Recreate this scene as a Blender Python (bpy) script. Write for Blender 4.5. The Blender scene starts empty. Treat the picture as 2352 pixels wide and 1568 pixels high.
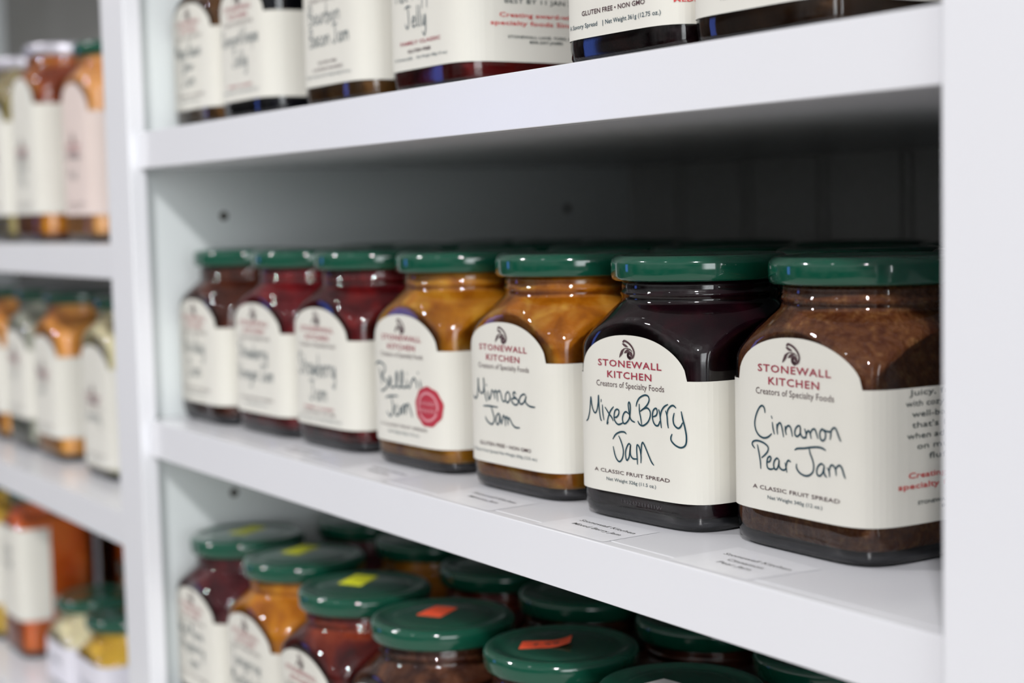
import bpy, bmesh, math, random
from mathutils import Matrix, Vector


# ------------------------------------------------------------------ camera
SC = bpy.context.scene
COL = SC.collection
FPX, YAW, PITCH, ROLL = 3700.15, 0.56772, -0.07883, -0.02338
CAM = Vector((0.86168, -0.30858, 0.10998))
_f = Vector((-math.cos(YAW)*math.cos(PITCH), math.sin(YAW)*math.cos(PITCH), math.sin(PITCH)))
_r = _f.cross(Vector((0, 0, 1))).normalized(); _u = _r.cross(_f)
_c, _s = math.cos(ROLL), math.sin(ROLL)
_R, _U = _c*_r + _s*_u, -_s*_r + _c*_u
cam = bpy.data.objects.new('camera', bpy.data.cameras.new('camera')); COL.objects.link(cam)
_m = Matrix.Identity(4)
for i in range(3):
    _m[i][0], _m[i][1], _m[i][2], _m[i][3] = _R[i], _U[i], -_f[i], CAM[i]
cam.matrix_world = _m
cam.data.sensor_width = 36; cam.data.lens = FPX/2352*36
cam.data.clip_start = .02; cam.data.clip_end = 60
cam.data.dof.use_dof = True; cam.data.dof.focus_distance = .553
cam.data.dof.aperture_fstop = 7.2
SC.camera = cam

# ------------------------------------------------------------------ world, lamps, exposure
SC.view_settings.view_transform = 'Standard'; SC.view_settings.look = 'None'
SC.view_settings.gamma = 1; SC.view_settings.use_curve_mapping = False
SC.view_settings.exposure = 0.0

W = bpy.data.worlds.new('world'); SC.world = W; W.use_nodes = True
nt = W.node_tree; nt.nodes.clear()
def wn(t, **k):
    n = nt.nodes.new(t)
    for a, b in k.items(): setattr(n, a, b)
    return n
def wm(op, a, b=None, c=None):
    n = wn('ShaderNodeMath', operation=op)
    for i, v in enumerate((a, b, c)):
        if v is None: continue
        if isinstance(v, (int, float)): n.inputs[i].default_value = v
        else: nt.links.new(v, n.inputs[i])
    return n.outputs[0]
tc = wn('ShaderNodeTexCoord'); sx = wn('ShaderNodeSeparateXYZ'); nt.links.new(tc.outputs['Generated'], sx.inputs[0])
X, Y, Z = sx.outputs
AZ = wm('ARCTAN2', Y, X)
def bump(v, c, w):      # smooth box around c
    d = wm('ABSOLUTE', wm('SUBTRACT', v, c))
    n = wn('ShaderNodeMapRange', interpolation_type='SMOOTHSTEP')
    nt.links.new(d, n.inputs[0]); n.inputs[1].default_value = w; n.inputs[2].default_value = w*.6
    n.inputs[3].default_value = 0; n.inputs[4].default_value = 1
    return n.outputs[0]
def lay(prev, fac, col, st):
    m = wn('ShaderNodeMix', data_type='RGBA', blend_type='MIX')
    nt.links.new(fac, m.inputs[0])
    if isinstance(prev, tuple): m.inputs[6].default_value = prev
    else: nt.links.new(prev, m.inputs[6])
    m.inputs[7].default_value = (col[0]*st, col[1]*st, col[2]*st, 1)
    return m.outputs[2]
D = math.radians
ns = wn('ShaderNodeTexNoise'); ns.inputs['Scale'].default_value = 7; ns.inputs['Detail'].default_value = 3
nt.links.new(tc.outputs['Generated'], ns.inputs['Vector'])
rp = wn('ShaderNodeValToRGB'); nt.links.new(ns.outputs[0], rp.inputs[0])
rp.color_ramp.elements[0].position = .38; rp.color_ramp.elements[0].color = (.03, .03, .03, 1)
rp.color_ramp.elements[1].position = .62; rp.color_ramp.elements[1].color = (.20, .195, .19, 1)
upn = wn('ShaderNodeMapRange', interpolation_type='SMOOTHSTEP'); nt.links.new(Z, upn.inputs[0])
upn.inputs[1].default_value = .04; upn.inputs[2].default_value = .30
def add(prev, fac, col, st):
    m = wn('ShaderNodeMix', data_type='RGBA', blend_type='ADD'); m.clamp_result = False
    nt.links.new(fac, m.inputs[0])
    nt.links.new(prev, m.inputs[6])
    m.inputs[7].default_value = (col[0]*st, col[1]*st, col[2]*st, 1); return m.outputs[2]
# soft levels of the shop around: pale ceiling, right-hand glow added to light the bay, shelving across the aisle
bs = wn('ShaderNodeMix', data_type='RGBA', blend_type='MULTIPLY'); bs.inputs[0].default_value = 1
nt.links.new(rp.outputs[0], bs.inputs[6]); bs.inputs[7].default_value = (0.75, 0.75, 0.75, 1)
c = bs.outputs[2]
c = add(c, upn.outputs[0], (.98, .99, 1), 0.28)
c = add(c, wm('MULTIPLY', bump(AZ, D(-90), .75), bump(Z, .20, .30)), (.95, .98, 1), 0.24)
c = add(c, wm('MULTIPLY', bump(AZ, D(-17), .36), bump(Z, .10, .22)), (.94, .98, 1), 6.2)  # unseen glow added at the right to brighten the left side panel
c = add(c, wm('MULTIPLY', bump(AZ, D(-25), .75), bump(Z, -.16, .26)), (.96, .98, 1), 0.15)  # weak low glow added on the same side as fill
c = add(c, wm('MULTIPLY', bump(AZ, D(-90), .75), bump(Z, -.16, .26)), (.96, .98, 1), 0.0)
c = lay(c, wm('MULTIPLY', bump(AZ, D(-147), .055), bump(Z, -.01, .13)), (.14, .26, 1), 2.6)
bg = wn('ShaderNodeBackground'); nt.links.new(c, bg.inputs[0]); bg.inputs[1].default_value = 1.0
nt.links.new(bg.outputs[0], wn('ShaderNodeOutputWorld').inputs[0])

def lamp(name, az, elev, dist, power, rad, col=(1, 1, 1)):
    l = bpy.data.lights.new(name, 'POINT'); l.energy = power; l.shadow_soft_size = rad; l.color = col
    o = bpy.data.objects.new(name, l); COL.objects.link(o)
    a, e = math.radians(az), math.radians(elev)
    o.location = Vector((.3, .05, 0)) + dist*Vector((math.cos(a)*math.cos(e), math.sin(a)*math.cos(e), math.sin(e)))
    return o
lamp('ceiling_spot', -42, 36, 3.0, 180, .10, (1, .99, 1))
lamp('ceiling_spot', -126, 35, 3.0, 105, .10, (1, .99, 1))
lamp('ceiling_spot', -88, 40, 4.2, 12, .10, (1, .99, 1))
lamp('ceiling_spot', -150, 50, 3.6, 20, .10, (1, .99, 1))

# ------------------------------------------------------------------ materials
def mat(name, col, rough=.5, spec=.5, coat=0, metal=0, sss=0, noise=None, bumpv=None, coatr=.05):
    m = bpy.data.materials.new(name); m.use_nodes = True
    t = m.node_tree; b = t.nodes['Principled BSDF']
    b.inputs['Base Color'].default_value = (*col, 1); b.inputs['Roughness'].default_value = rough
    b.inputs['Specular IOR Level'].default_value = spec; b.inputs['Metallic'].default_value = metal
    b.inputs['Coat Weight'].default_value = coat; b.inputs['Coat Roughness'].default_value = coatr
    if sss:
        b.inputs['Subsurface Weight'].default_value = sss; b.inputs['Subsurface Radius'].default_value = (1, .4, .15)
        b.inputs['Subsurface Scale'].default_value = .008
    if noise or bumpv:
        tcn = t.nodes.new('ShaderNodeTexCoord'); n = t.nodes.new('ShaderNodeTexNoise')
        n.noise_dimensions = '3D'; t.links.new(tcn.outputs['Object'], n.inputs['Vector'])
    if noise:
        sc, det, cols = noise
        n.inputs['Scale'].default_value = sc; n.inputs['Detail'].default_value = det; n.inputs['Distortion'].default_value = .6
        r = t.nodes.new('ShaderNodeValToRGB'); t.links.new(n.outputs[0], r.inputs[0])
        e = r.color_ramp.elements
        while len(e) < len(cols): e.new(.5)
        for i, (p_, c_) in enumerate(cols): e[i].position = p_; e[i].color = (*c_, 1)
        t.links.new(r.outputs[0], b.inputs['Base Color'])
    if bumpv:
        sc, st, ds = bumpv
        n2 = t.nodes.new('ShaderNodeTexNoise'); t.links.new(tcn.outputs['Object'], n2.inputs['Vector'])
        n2.inputs['Scale'].default_value = sc; n2.inputs['Detail'].default_value = 4
        bp = t.nodes.new('ShaderNodeBump'); bp.inputs['Strength'].default_value = st; bp.inputs['Distance'].default_value = ds
        t.links.new(n2.outputs[0], bp.inputs['Height']); t.links.new(bp.outputs[0], b.inputs['Normal'])
    return m
WHITE = mat('white_laminate', (.80, .80, .835), .20, .5, noise=(3, 2, [(.35, (.785, .785, .82)), (.65, (.81, .81, .845))]))
PANEL = mat('white_side_laminate', (.74, .775, .775), .4, .4, noise=(3, 2, [(.35, (.73, .765, .765)), (.65, (.75, .785, .785))]))
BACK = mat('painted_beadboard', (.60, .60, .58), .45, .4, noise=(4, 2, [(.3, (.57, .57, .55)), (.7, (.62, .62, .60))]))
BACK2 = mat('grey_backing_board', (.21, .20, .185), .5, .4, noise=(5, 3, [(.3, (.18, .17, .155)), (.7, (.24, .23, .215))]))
FLOORM = mat('shop_floor', (.55, .53, .50), .35, .5, noise=(2, 4, [(.3, (.47, .45, .42)), (.7, (.55, .53, .50))]))
WALLM = mat('wall_paint', (.6, .6, .6), .7)
HOLE = mat('hole_shadow_brown', (.03, .02, .012), .8)
GREEN = mat('green_lid_enamel', (.004, .070, .040), .12, .25, coat=1, coatr=.03, noise=(60, 2, [(.3, (.0036, .066, .038)), (.7, (.0044, .074, .042))]))
GREEN.node_tree.nodes['Principled BSDF'].inputs['Coat IOR'].default_value = 1.52
SILVER = mat('silver_lid_metal', (.62, .60, .66), .38, .5, metal=.7, noise=(60, 2, [(.3, (.6, .58, .64)), (.7, (.66, .64, .70))]))
PAPER = mat('cream_label_paper', (.71, .69, .625), .5, .3, noise=(40, 3, [(.3, (.70, .68, .615)), (.7, (.72, .70, .635))]))
PINKP = mat('pink_label_paper', (.74, .62, .57), .5, .35, noise=(40, 3, [(.3, (.73, .61, .56)), (.7, (.75, .63, .58))]))
LILAC = mat('lilac_white_label_paper', (.72, .70, .76), .5, .35, noise=(40, 3, [(.3, (.71, .69, .75)), (.7, (.73, .71, .77))]))
RED = mat('crimson_ink', (.33, .028, .055), .5)
RED2 = mat('red_ink', (.60, .05, .05), .5)
BROWN = mat('brown_ink', (.075, .035, .040), .5)
DARK = mat('dark_ink', (.035, .055, .055), .5)
TEAL = mat('teal_marker_ink', (.010, .050, .072), .45)
SEALM = mat('seal_red', (.42, .028, .05), .5)
SEALT = mat('seal_pink_ink', (.62, .25, .28), .5)
TAGP = mat('clear_white_tag', (.84, .84, .875), .25, .5, noise=(80, 3, [(.3, (.82, .82, .855)), (.7, (.86, .86, .895))]))
TAGI = mat('tag_print', (.08, .08, .08), .5)
YEL = mat('yellow_price_sticker', (.80, .80, .01), .5, noise=(90, 2, [(.3, (.82, .84, .02)), (.7, (.90, .92, .03))]))
ORG = mat('orange_price_sticker', (1.0, .11, .04), .5, noise=(90, 2, [(.3, (.97, .10, .035)), (.7, (1, .12, .045))]))
GREYS = mat('grey_paper_sticker', (.75, .74, .72), .5)
CODEM = mat('grey_embossed_code', (.10, .085, .095), .4)

def glass(name, tint=(.95, .95, .95)):
    m = bpy.data.materials.new(name); m.use_nodes = True; t = m.node_tree; t.nodes.clear()
    o = t.nodes.new('ShaderNodeOutputMaterial'); mx = t.nodes.new('ShaderNodeMixShader')
    tr = t.nodes.new('ShaderNodeBsdfTransparent'); tr.inputs[0].default_value = (*tint, 1)
    gl = t.nodes.new('ShaderNodeBsdfGlossy'); gl.inputs['Roughness'].default_value = .02
    fr = t.nodes.new('ShaderNodeFresnel'); fr.inputs['IOR'].default_value = 1.60
    tcn = t.nodes.new('ShaderNodeTexCoord'); n2 = t.nodes.new('ShaderNodeTexNoise')
    t.links.new(tcn.outputs['Object'], n2.inputs['Vector']); n2.inputs['Scale'].default_value = 90; n2.inputs['Detail'].default_value = 3
    bp = t.nodes.new('ShaderNodeBump'); bp.inputs['Strength'].default_value = .05; bp.inputs['Distance'].default_value = .0002
    t.links.new(n2.outputs[0], bp.inputs['Height']); t.links.new(bp.outputs[0], gl.inputs['Normal']); t.links.new(bp.outputs[0], fr.inputs['Normal'])
    t.links.new(fr.outputs[0], mx.inputs[0]); t.links.new(tr.outputs[0], mx.inputs[1]); t.links.new(gl.outputs[0], mx.inputs[2])
    t.links.new(mx.outputs[0], o.inputs[0])
    return m
GLASS = glass('jar_glass')
BASEG = mat('thick_glass_base', (.018, .020, .026), .2, .2, coat=0, noise=(120, 3, [(.3, (.012, .014, .020)), (.7, (.028, .029, .036))]), bumpv=(160, .3, .001))

def jam(name, a, b, c=None, sc=110, rough=.35, sss=.12, bs=.5, p=(.32, .5, .68)):
    cols = [(p[0], a), (p[1], b), (p[2], c or b)]
    return mat(name, b, rough, .12, sss=sss, noise=(sc, 4, cols), bumpv=(sc*2.2, bs, .002))
JAM = {
 'berry': jam('black_purple_jam', (.006, .001, .003), (.012, .002, .005), (.030, .003, .008), 90, sss=0, bs=.2),
 'cinn': jam('cinnamon_brown_jam', (.115, .030, .010), (.20, .070, .022), (.40, .20, .07), 280, sss=.05, bs=.7, p=(.34, .56, .80)),
 'mimosa': jam('amber_orange_jam', (.27, .075, .002), (.50, .17, .006), (.70, .38, .06), 90),
 'bellini': jam('golden_peach_jam', (.30, .085, .003), (.52, .21, .010), (.72, .40, .05), 60),
 'straw': jam('dark_red_jam', (.045, .002, .004), (.12, .005, .008), (.26, .012, .012), 70),
 'rhub': jam('crimson_jam', (.08, .004, .007), (.19, .008, .014), (.32, .016, .020), 60),
 'holi': jam('reddish_brown_jam', (.045, .009, .005), (.10, .022, .010), (.17, .045, .018), 60),
 'maple': jam('brown_onion_jam', (.07, .025, .008), (.17, .075, .018), (.27, .14, .04), 60),
 'grape': jam('black_grape_jelly', (.002, .003, .006), (.004, .005, .010), (.010, .006, .012), 60, sss=0, bs=.1),
 'pepper': jam('ruby_pepper_jelly', (.07, .003, .004), (.15, .006, .006), (.22, .012, .010), 60),
 'onion': jam('near_black_onion_spread', (.008, .002, .004), (.016, .004, .006), (.04, .008, .008), 90, sss=0),
 'fig': jam('dark_brown_spread', (.030, .012, .006), (.055, .022, .008), (.10, .045, .015), 40),
 'plum': jam('plum_jam', (.045, .004, .008), (.10, .008, .014), (.17, .016, .02), 60),
 'gold': jam('golden_marmalade', (.42, .12, .004), (.66, .26, .008), (.80, .40, .03), 50),
 'cherry': jam('cherry_red_jam', (.045, .003, .004), (.14, .010, .007), (.40, .06, .012), 45),
 'tan': jam('mottled_brown_jam', (.040, .010, .006), (.085, .026, .012), (.19, .07, .03), 110, bs=.9),
 'orange': jam('pale_orange_sauce', (.78, .32, .06), (.88, .42, .09), (.92, .50, .14), 25, bs=.2),
 'peach': jam('peach_sauce', (.80, .34, .10), (.88, .45, .15), (.92, .52, .2), 25, bs=.2),
 'cream': jam('cream_dressing', (.80, .72, .46), (.86, .79, .54), (.90, .84, .60), 25, bs=.2),
 'pale': jam('pale_green_grey_dressing', (.40, .42, .35), (.50, .51, .42), (.56, .56, .48), 25, bs=.2),
 'salsa': jam('chunky_red_orange_relish', (.20, .035, .012), (.38, .08, .02), (.72, .32, .03), 40, bs=.8),
 'carrot': jam('bright_orange_sauce', (.60, .10, .015), (.72, .16, .022), (.78, .22, .035), 25, bs=.2),
 'mustard': jam('yellow_mustard', (.66, .40, .03), (.76, .50, .05), (.80, .56, .10), 25, bs=.2),
 'olive': jam('olive_gold_relish', (.30, .24, .08), (.40, .33, .13), (.48, .40, .18), 40, bs=.4),
}

# ------------------------------------------------------------------ helpers
def new_obj(name, me, parent=None, loc=None):
    o = bpy.data.objects.new(name, me); COL.objects.link(o)
    if parent: o.parent = parent
    if loc is not None: o.location = loc
    return o
def mesh(name, vs, fs, mats, fm=None, smooth=False):
    me = bpy.data.meshes.new(name); me.from_pydata(vs, [], fs)
    for m in mats: me.materials.append(m)
    if fm: me.polygons.foreach_set('material_index', fm)
    if smooth: me.polygons.foreach_set('use_smooth', [True]*len(me.polygons))
    me.update(); return me
def boxmesh(name, x0, x1, y0, y1, z0, z1, m, bev=.0008, org=(0, 0, 0), seg=2):
    bm = bmesh.new(); bmesh.ops.create_cube(bm, size=1)
    for v in bm.verts:
        v.co = Vector(((x0+x1)/2+v.co.x*(x1-x0)-org[0], (y0+y1)/2+v.co.y*(y1-y0)-org[1], (z0+z1)/2+v.co.z*(z1-z0)-org[2]))
    if bev: bmesh.ops.bevel(bm, geom=bm.edges[:], offset=bev, segments=seg, affect='EDGES', profile=.5)
    me = bpy.data.meshes.new(name); bm.to_mesh(me); bm.free(); me.materials.append(m); return me
def box(name, x0, x1, y0, y1, z0, z1, m, parent=None, bev=.0008):
    return new_obj(name, boxmesh(name, x0, x1, y0, y1, z0, z1, m, bev), parent)
def empty(name, loc, rz=0):
    o = bpy.data.objects.new(name, None); COL.objects.link(o); o.location = loc; o.rotation_euler = (0, 0, rz)
    o.empty_display_size = .02; return o
def tag(o, label=None, cat=None, group=None, kind=None):
    for k, v in (('label', label), ('category', cat), ('group', group), ('kind', kind)):
        if v: o[k] = v
    return o

# ------------------------------------------------------------------ jar shape
NSE = 5.5
def rsq(th, h): return h/((abs(math.cos(th))**NSE + abs(math.sin(th))**NSE)**(1/NSE))
RHO = [(-1, .06), (.050, .0475), (.055, .0455), (.059, .0444), (.062, .0430), (.0655, .0406), (.069, .0377), (.072, .0345), (.0745, .0318), (.0763, .0297), (.0775, .0285), (.0785, .0282), (.2, .0282)]
def rho(z):
    for (a, ra), (b, rb) in zip(RHO, RHO[1:]):
        if z <= b: return ra + (rb-ra)*(z-a)/(b-a)
    return .0282
def smin(a, b, k):
    hh = max(0, min(1, .5+.5*(b-a)/k)); return b*(1-hh)+a*hh - k*hh*(1-hh)
def body_r(th, z, h, H):
    zz = z-(H-.094)
    ins = 1.0
    for a, b in ((.0, .90), (.0006, .945), (.002, .975), (.0045, .992), (.008, 1.0)):
        if z >= a: ins = b
    r = rsq(th, h)*ins
    q = rho(zz)*h/.0345 if zz < .0775 else rho(zz)*(h/.0345)
    r = smin(r, q, .0012) if zz > .045 else r
    # glass thread below the lid and bead at the neck foot
    if .0795 < zz < .0815: r += .0006*math.sin((zz-.0795)/.002*math.pi)
    return r
def revolve(name, zs, rf, m, N=96, cap=True, smooth=True):
    vs, fs = [], []
    for z in zs:
        for i in range(N):
            th = 2*math.pi*i/N; r = rf(th, z); vs.append((r*math.cos(th), r*math.sin(th), z))
    for j in range(len(zs)-1):
        for i in range(N):
            k = (i+1) % N; fs.append((j*N+i, j*N+k, (j+1)*N+k, (j+1)*N+i))
    if cap:
        fs.append(tuple(range(N))[::-1]); fs.append(tuple((len(zs)-1)*N+i for i in range(N)))
    return mesh(name, vs, fs, [m], smooth=smooth)
def zlist(H, z0, z1):
    d = H-.094
    base = [0, .0006, .0012, .002, .003, .0045, .006, .008, .0105, .02, .035]
    up = [.045, .050, .053, .056, .0585, .061, .063, .065, .067, .0685, .070, .0715, .073, .0745, .0757, .0768, .0775, .0785, .0795, .080, .0805, .081, .0815, .083, .086]
    return [z for z in sorted([b for b in base if b < .045+d-.002] + [u+d for u in up]) if z0 <= z <= z1]
_cache = {}
def glass_mesh(h, H):
    k = ('g', h, H)
    if k not in _cache: _cache[k] = revolve('glass_body', zlist(H, 0, 9), lambda t, z: body_r(t, z, h, H), GLASS)
    return _cache[k]
def jam_mesh(h, H, key):
    k = ('j', h, H, key)
    if k not in _cache:
        _cache[k] = revolve('contents', [.0040, .0046]+zlist(H, .006, 9), lambda t, z: max(.001, body_r(t, z, h, H)-(.0010 if z > .0048 else (.0022 if z > .0042 else .004))), JAM[key], N=72)
    return _cache[k]
def base_mesh(h, H):
    k = ('b', h, H)
    if k not in _cache:
        _cache[k] = revolve('thick_base', [.0004, .0012, .002, .003, .0040], lambda t, z: max(.001, body_r(t, z, h, H)-.0006), BASEG, N=72)
    return _cache[k]
def lid_mesh(R, H, m, sk=.0088):
    k = ('l', R, H, m.name)
    if k in _cache: return _cache[k]
    z0 = H-sk
    prof = [(R-.0030, z0+.0006), (R-.0022, z0), (R-.0010, z0-.0001), (R-.0003, z0+.0005), (R-.0002, z0+.0012), (R, z0+.0018), (R, H-.0030), (R-.00012, H-.0022), (R-.0005, H-.0014), (R-.0012, H-.0007), (R-.0020, H-.0002), (R-.0030, H),
            (R-.0042, H-.0002), (R-.0056, H-.0009), (R-.0075, H-.0012), (R-.0100, H-.0012), (R-.0112, H-.0008), (R-.0125, H-.0006), (.004, H-.0006)]
    N = 96; vs, fs = [], []
    for r, z in prof:
        for i in range(N):
            t = 2*math.pi*i/N; vs.append((r*math.cos(t), r*math.sin(t), z))
    for j in range(len(prof)-1):
        for i in range(N):
            q = (i+1) % N; fs.append((j*N+i, j*N+q, (j+1)*N+q, (j+1)*N+i))
    fs.append(tuple((len(prof)-1)*N+i for i in range(N)))
    fs.append(tuple(range(N))[::-1])
    _cache[k] = mesh('lid', vs, fs, [m], smooth=True); return _cache[k]

# ------------------------------------------------------------------ label surface: (u along the perimeter from the front centre, z)
_arc = {}
def arc(h):
    if h in _arc: return _arc[h]
    n = 1440; pts = []; s = 0; prev = None
    for i in range(n+1):
        th = -math.pi/2 + 2*math.pi*(i/n-.5); r = rsq(th, h); p_ = (r*math.cos(th), r*math.sin(th))
        if prev: s += math.hypot(p_[0]-prev[0], p_[1]-prev[1])
        pts.append((s, p_)); prev = p_
    mid = pts[n//2][0]
    _arc[h] = [(a-mid, b) for a, b in pts]; return _arc[h]
import bisect
def wrap(u, z, h, off):
    A = arc(h); k = ('k', h)
    if k not in _cache: _cache[k] = [a for a, b in A]
    i = max(1, min(len(A)-2, bisect.bisect(_cache[k], u)))
    (a0, p0), (a1, p1) = A[i-1], A[i]
    f = (u-a0)/(a1-a0); x = p0[0]+(p1[0]-p0[0])*f; y = p0[1]+(p1[1]-p0[1])*f
    tx, ty = A[min(i+2, len(A)-1)][1][0]-A[max(0, i-3)][1][0], A[min(i+2, len(A)-1)][1][1]-A[max(0, i-3)][1][1]
    l = math.hypot(tx, ty); return (x+ty/l*off, y-tx/l*off, z)

def parse(s): return [[tuple(float(q) for q in p_.split(',')) for p_ in st.split()] for st in s.split(';')]
def catmull(pts, n=5):
    if len(pts) < 3: return pts
    P = [pts[0]]+list(pts)+[pts[-1]]; out = []
    for i in range(1, len(P)-2):
        for k in range(n):
            t = k/n; a, b, c_, d = P[i-1], P[i], P[i+1], P[i+2]
            out.append(tuple(.5*((2*b[j])+(-a[j]+c_[j])*t+(2*a[j]-5*b[j]+4*c_[j]-d[j])*t*t+(-a[j]+3*b[j]-3*c_[j]+d[j])*t**3) for j in (0, 1)))
    out.append(pts[-1]); return out
def ribbon(pts, w, taper=True):
    """flat pen stroke: returns (verts2d, faces)"""
    vs, fs = [], []; n = len(pts)
    for i, (x, y) in enumerate(pts):
        a = pts[max(0, i-1)]; b = pts[min(n-1, i+1)]; dx, dy = b[0]-a[0], b[1]-a[1]; l = math.hypot(dx, dy) or 1
        ww = w*(.62+.38*min(1, min(i, n-1-i)/4)) if taper else w
        nx, ny = -dy/l*ww, dx/l*ww
        if i == 0: x -= dx/l*w*.5; y -= dy/l*w*.5
        if i == n-1: x += dx/l*w*.5; y += dy/l*w*.5
        vs += [(x+nx, y+ny), (x-nx, y-ny)]
    for i in range(n-1): fs.append((2*i, 2*i+1, 2*i+3, 2*i+2))
    return vs, fs

GL = {  # one-line handwriting: (width, strokes); x-height 1
'a': (.95, '.75,.85 .42,1 .1,.6 .15,.1 .45,0 .72,.4 .78,.95 .8,.3 .98,.02'), 'b': (.85, '.1,2 .1,0 .5,.03 .78,.5 .5,.92 .12,.65'),
'c': (.8, '.72,.85 .4,1 .1,.5 .4,0 .8,.15'), 'd': (.95, '.78,.8 .4,1 .1,.5 .4,0 .75,.4 .85,2 .85,.1'), 'e': (.85, '.1,.45 .65,.6 .5,1 .14,.7 .2,.1 .5,0 .85,.2'),
'g': (.9, '.8,.85 .4,1 .1,.55 .4,.1 .8,.6 .82,-.6 .45,-1 .1,-.7'), 'h': (.85, '.1,2 .1,0;.1,.6 .45,1 .72,.8 .78,0'), 'i': (.35, '.15,1 .2,0;.15,1.5 .18,1.65'),
'j': (.4, '.3,1 .3,-.8 0,-.9;.3,1.5 .32,1.65'), 'k': (.8, '.1,2 .1,0;.65,1 .1,.45 .75,0'), 'l': (.4, '.15,2 .15,.2 .38,0'),
'm': (1.25, '.1,1 .12,0;.12,.6 .35,1 .55,.8 .58,0;.58,.6 .82,1 1.05,.8 1.15,0'), 'n': (.9, '.1,1 .12,0;.12,.6 .45,1 .7,.8 .8,0'), 'o': (.85, '.45,1 .1,.6 .2,.05 .6,.05 .78,.6 .45,1'),
'p': (.85, '.1,1 .1,-1;.12,.6 .5,1 .78,.55 .5,0 .12,.2'), 'r': (.6, '.1,1 .15,0;.15,.6 .4,1 .62,.9'), 's': (.7, '.62,.85 .3,1 .15,.7 .6,.35 .5,0 .1,.1'),
't': (.6, '.3,1.7 .3,.2 .55,0;0,1.15 .65,1.2'), 'u': (.9, '.1,1 .15,.15 .5,0 .72,.5 .75,1 .8,0'), 'w': (1.2, '.1,1 .25,0 .55,.8 .8,0 1.05,1'), 'y': (.9, '.1,1 .2,.15 .5,.05 .75,1 .8,-.4 .5,-1 .1,-.6'), 'z': (.8, '.1,1 .7,1 .1,0 .75,0'),
'B': (1.1, '.1,2 .15,0;.05,1.85 .6,2.1 .8,1.5 .2,1.08 .95,.8 .8,.05 .1,0'), 'J': (1.25, '0,1.9 .6,2.1 1.2,2;.6,2.05 .75,1 .7,.2 .35,-.05 0,.4'), 'S': (1.1, '.95,1.7 .55,2.05 .15,1.6 .5,1.1 .9,.6 .5,0 0,.3'),
'H': (1.1, '.1,2 .15,0;.95,2 .95,0;.1,1.05 .95,1.1'), 'P': (1.1, '.2,1.9 .25,0;0,1.6 .5,2.05 1,1.6 .7,1 .25,.95'), 'C': (1.0, '.9,1.7 .5,2.05 .1,1.2 .3,.1 .9,.2'),
'G': (1.1, '.9,1.7 .5,2.05 .1,1.2 .3,.1 .8,.1 .95,.9 .5,.9'), 'M': (1.3, '0,.2 .2,.8 .3,2 .55,.8 .8,2 .95,.6 1.15,0'), 'T': (1.15, '0,2 1.1,2.05;.55,2 .6,0'), 'O': (1.15, '.55,2.05 .1,1.2 .4,0 1,.6 .9,1.7 .55,2.05'),
'V': (1.1, '.05,2 .5,0 1.05,2'), 'W': (1.5, '0,2 .4,0 .75,1.5 1.05,0 1.45,2'), 'R': (1.1, '.1,2 .15,0;.05,1.85 .6,2.1 .85,1.5 .2,1.05 1,0'), 'A': (1.1, '0,0 .5,2.05 1,0;.2,.8 .85,.8'), ' ': (.55, '')}
for _k in list(GL): GL[_k] = (GL[_k][0], parse(GL[_k][1]) if GL[_k][1] else [])

def font_mesh(text, spacing=1.0, offset=0.0):
    k = ('t', text, spacing, offset)
    if k in _cache: return _cache[k]
    cu = bpy.data.curves.new('t', 'FONT'); cu.body = text; cu.size = 1; cu.resolution_u = 2; cu.space_character = spacing; cu.offset = offset
    o = bpy.data.objects.new('t', cu); COL.objects.link(o)
    bpy.context.view_layer.update()
    me = o.evaluated_get(bpy.context.evaluated_depsgraph_get()).to_mesh()
    vs = [(v.co.x, v.co.y) for v in me.vertices]; fs = [tuple(p_.vertices) for p_ in me.polygons]
    bpy.data.objects.remove(o); bpy.data.curves.remove(cu)
    x0 = min(v[0] for v in vs); x1 = max(v[0] for v in vs)
    _cache[k] = ([(v[0]-(x0+x1)/2, v[1]) for v in vs], fs, x1-x0); return _cache[k]
CAPH = .729

class Sheet:
    """collects paper and print in (u, z) millimetres, then bends them round a jar"""
    def __init__(s, mats): s.mats = mats; s.v = []; s.f = []; s.m = []; s.o = []
    def add(s, vs, fs, mi, off):
        n = len(s.v); s.v += vs; s.o += [off]*len(vs); s.f += [tuple(i+n for i in f) for f in fs]; s.m += [mi]*len(fs)
    def text(s, t, u, z, cap, width, mi, spacing=1.0, offset=0.0, off=.00050):
        vs, fs, w = font_mesh(t, spacing, offset)
        s.add([(u+x/w*width, z+y/CAPH*cap) for x, y in vs], fs, mi, off)
    def hand(s, t, u, z, xh, width, mi, w=.3, slope=0):
        x = 0; st = []
        for ch in t:
            g = GL.get(ch, GL['o'])
            for q in g[1]: st.append([(x+a, b) for a, b in q])
            x += g[0]+.12
        k = width/x
        for q in st:
            vs, fs = ribbon(catmull([(u-width/2+a*k, z+b*xh) for a, b in q]), w); s.add(vs, fs, mi, .0005)
    def strokes(s, S, mi, w=.3, du=0, dz=0):
        for q in S:
            vs, fs = ribbon(catmull([(a+du, b+dz) for a, b in q]), w); s.add(vs, fs, mi, .0005)
    def poly(s, pts, mi, off=.0005):
        s.add(list(pts), [tuple(range(len(pts)))], mi, off)
    def build(s, name, h):
        vs = [wrap(u/1000, z/1000, h, o) for (u, z), o in zip(s.v, s.o)]
        return mesh(name, vs, s.f, s.mats, s.m, smooth=False)
    def build_flat(s, name):
        return mesh(name, [(u/1000, z/1000, o) for (u, z), o in zip(s.v, s.o)], s.f, s.mats, s.m)

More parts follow.
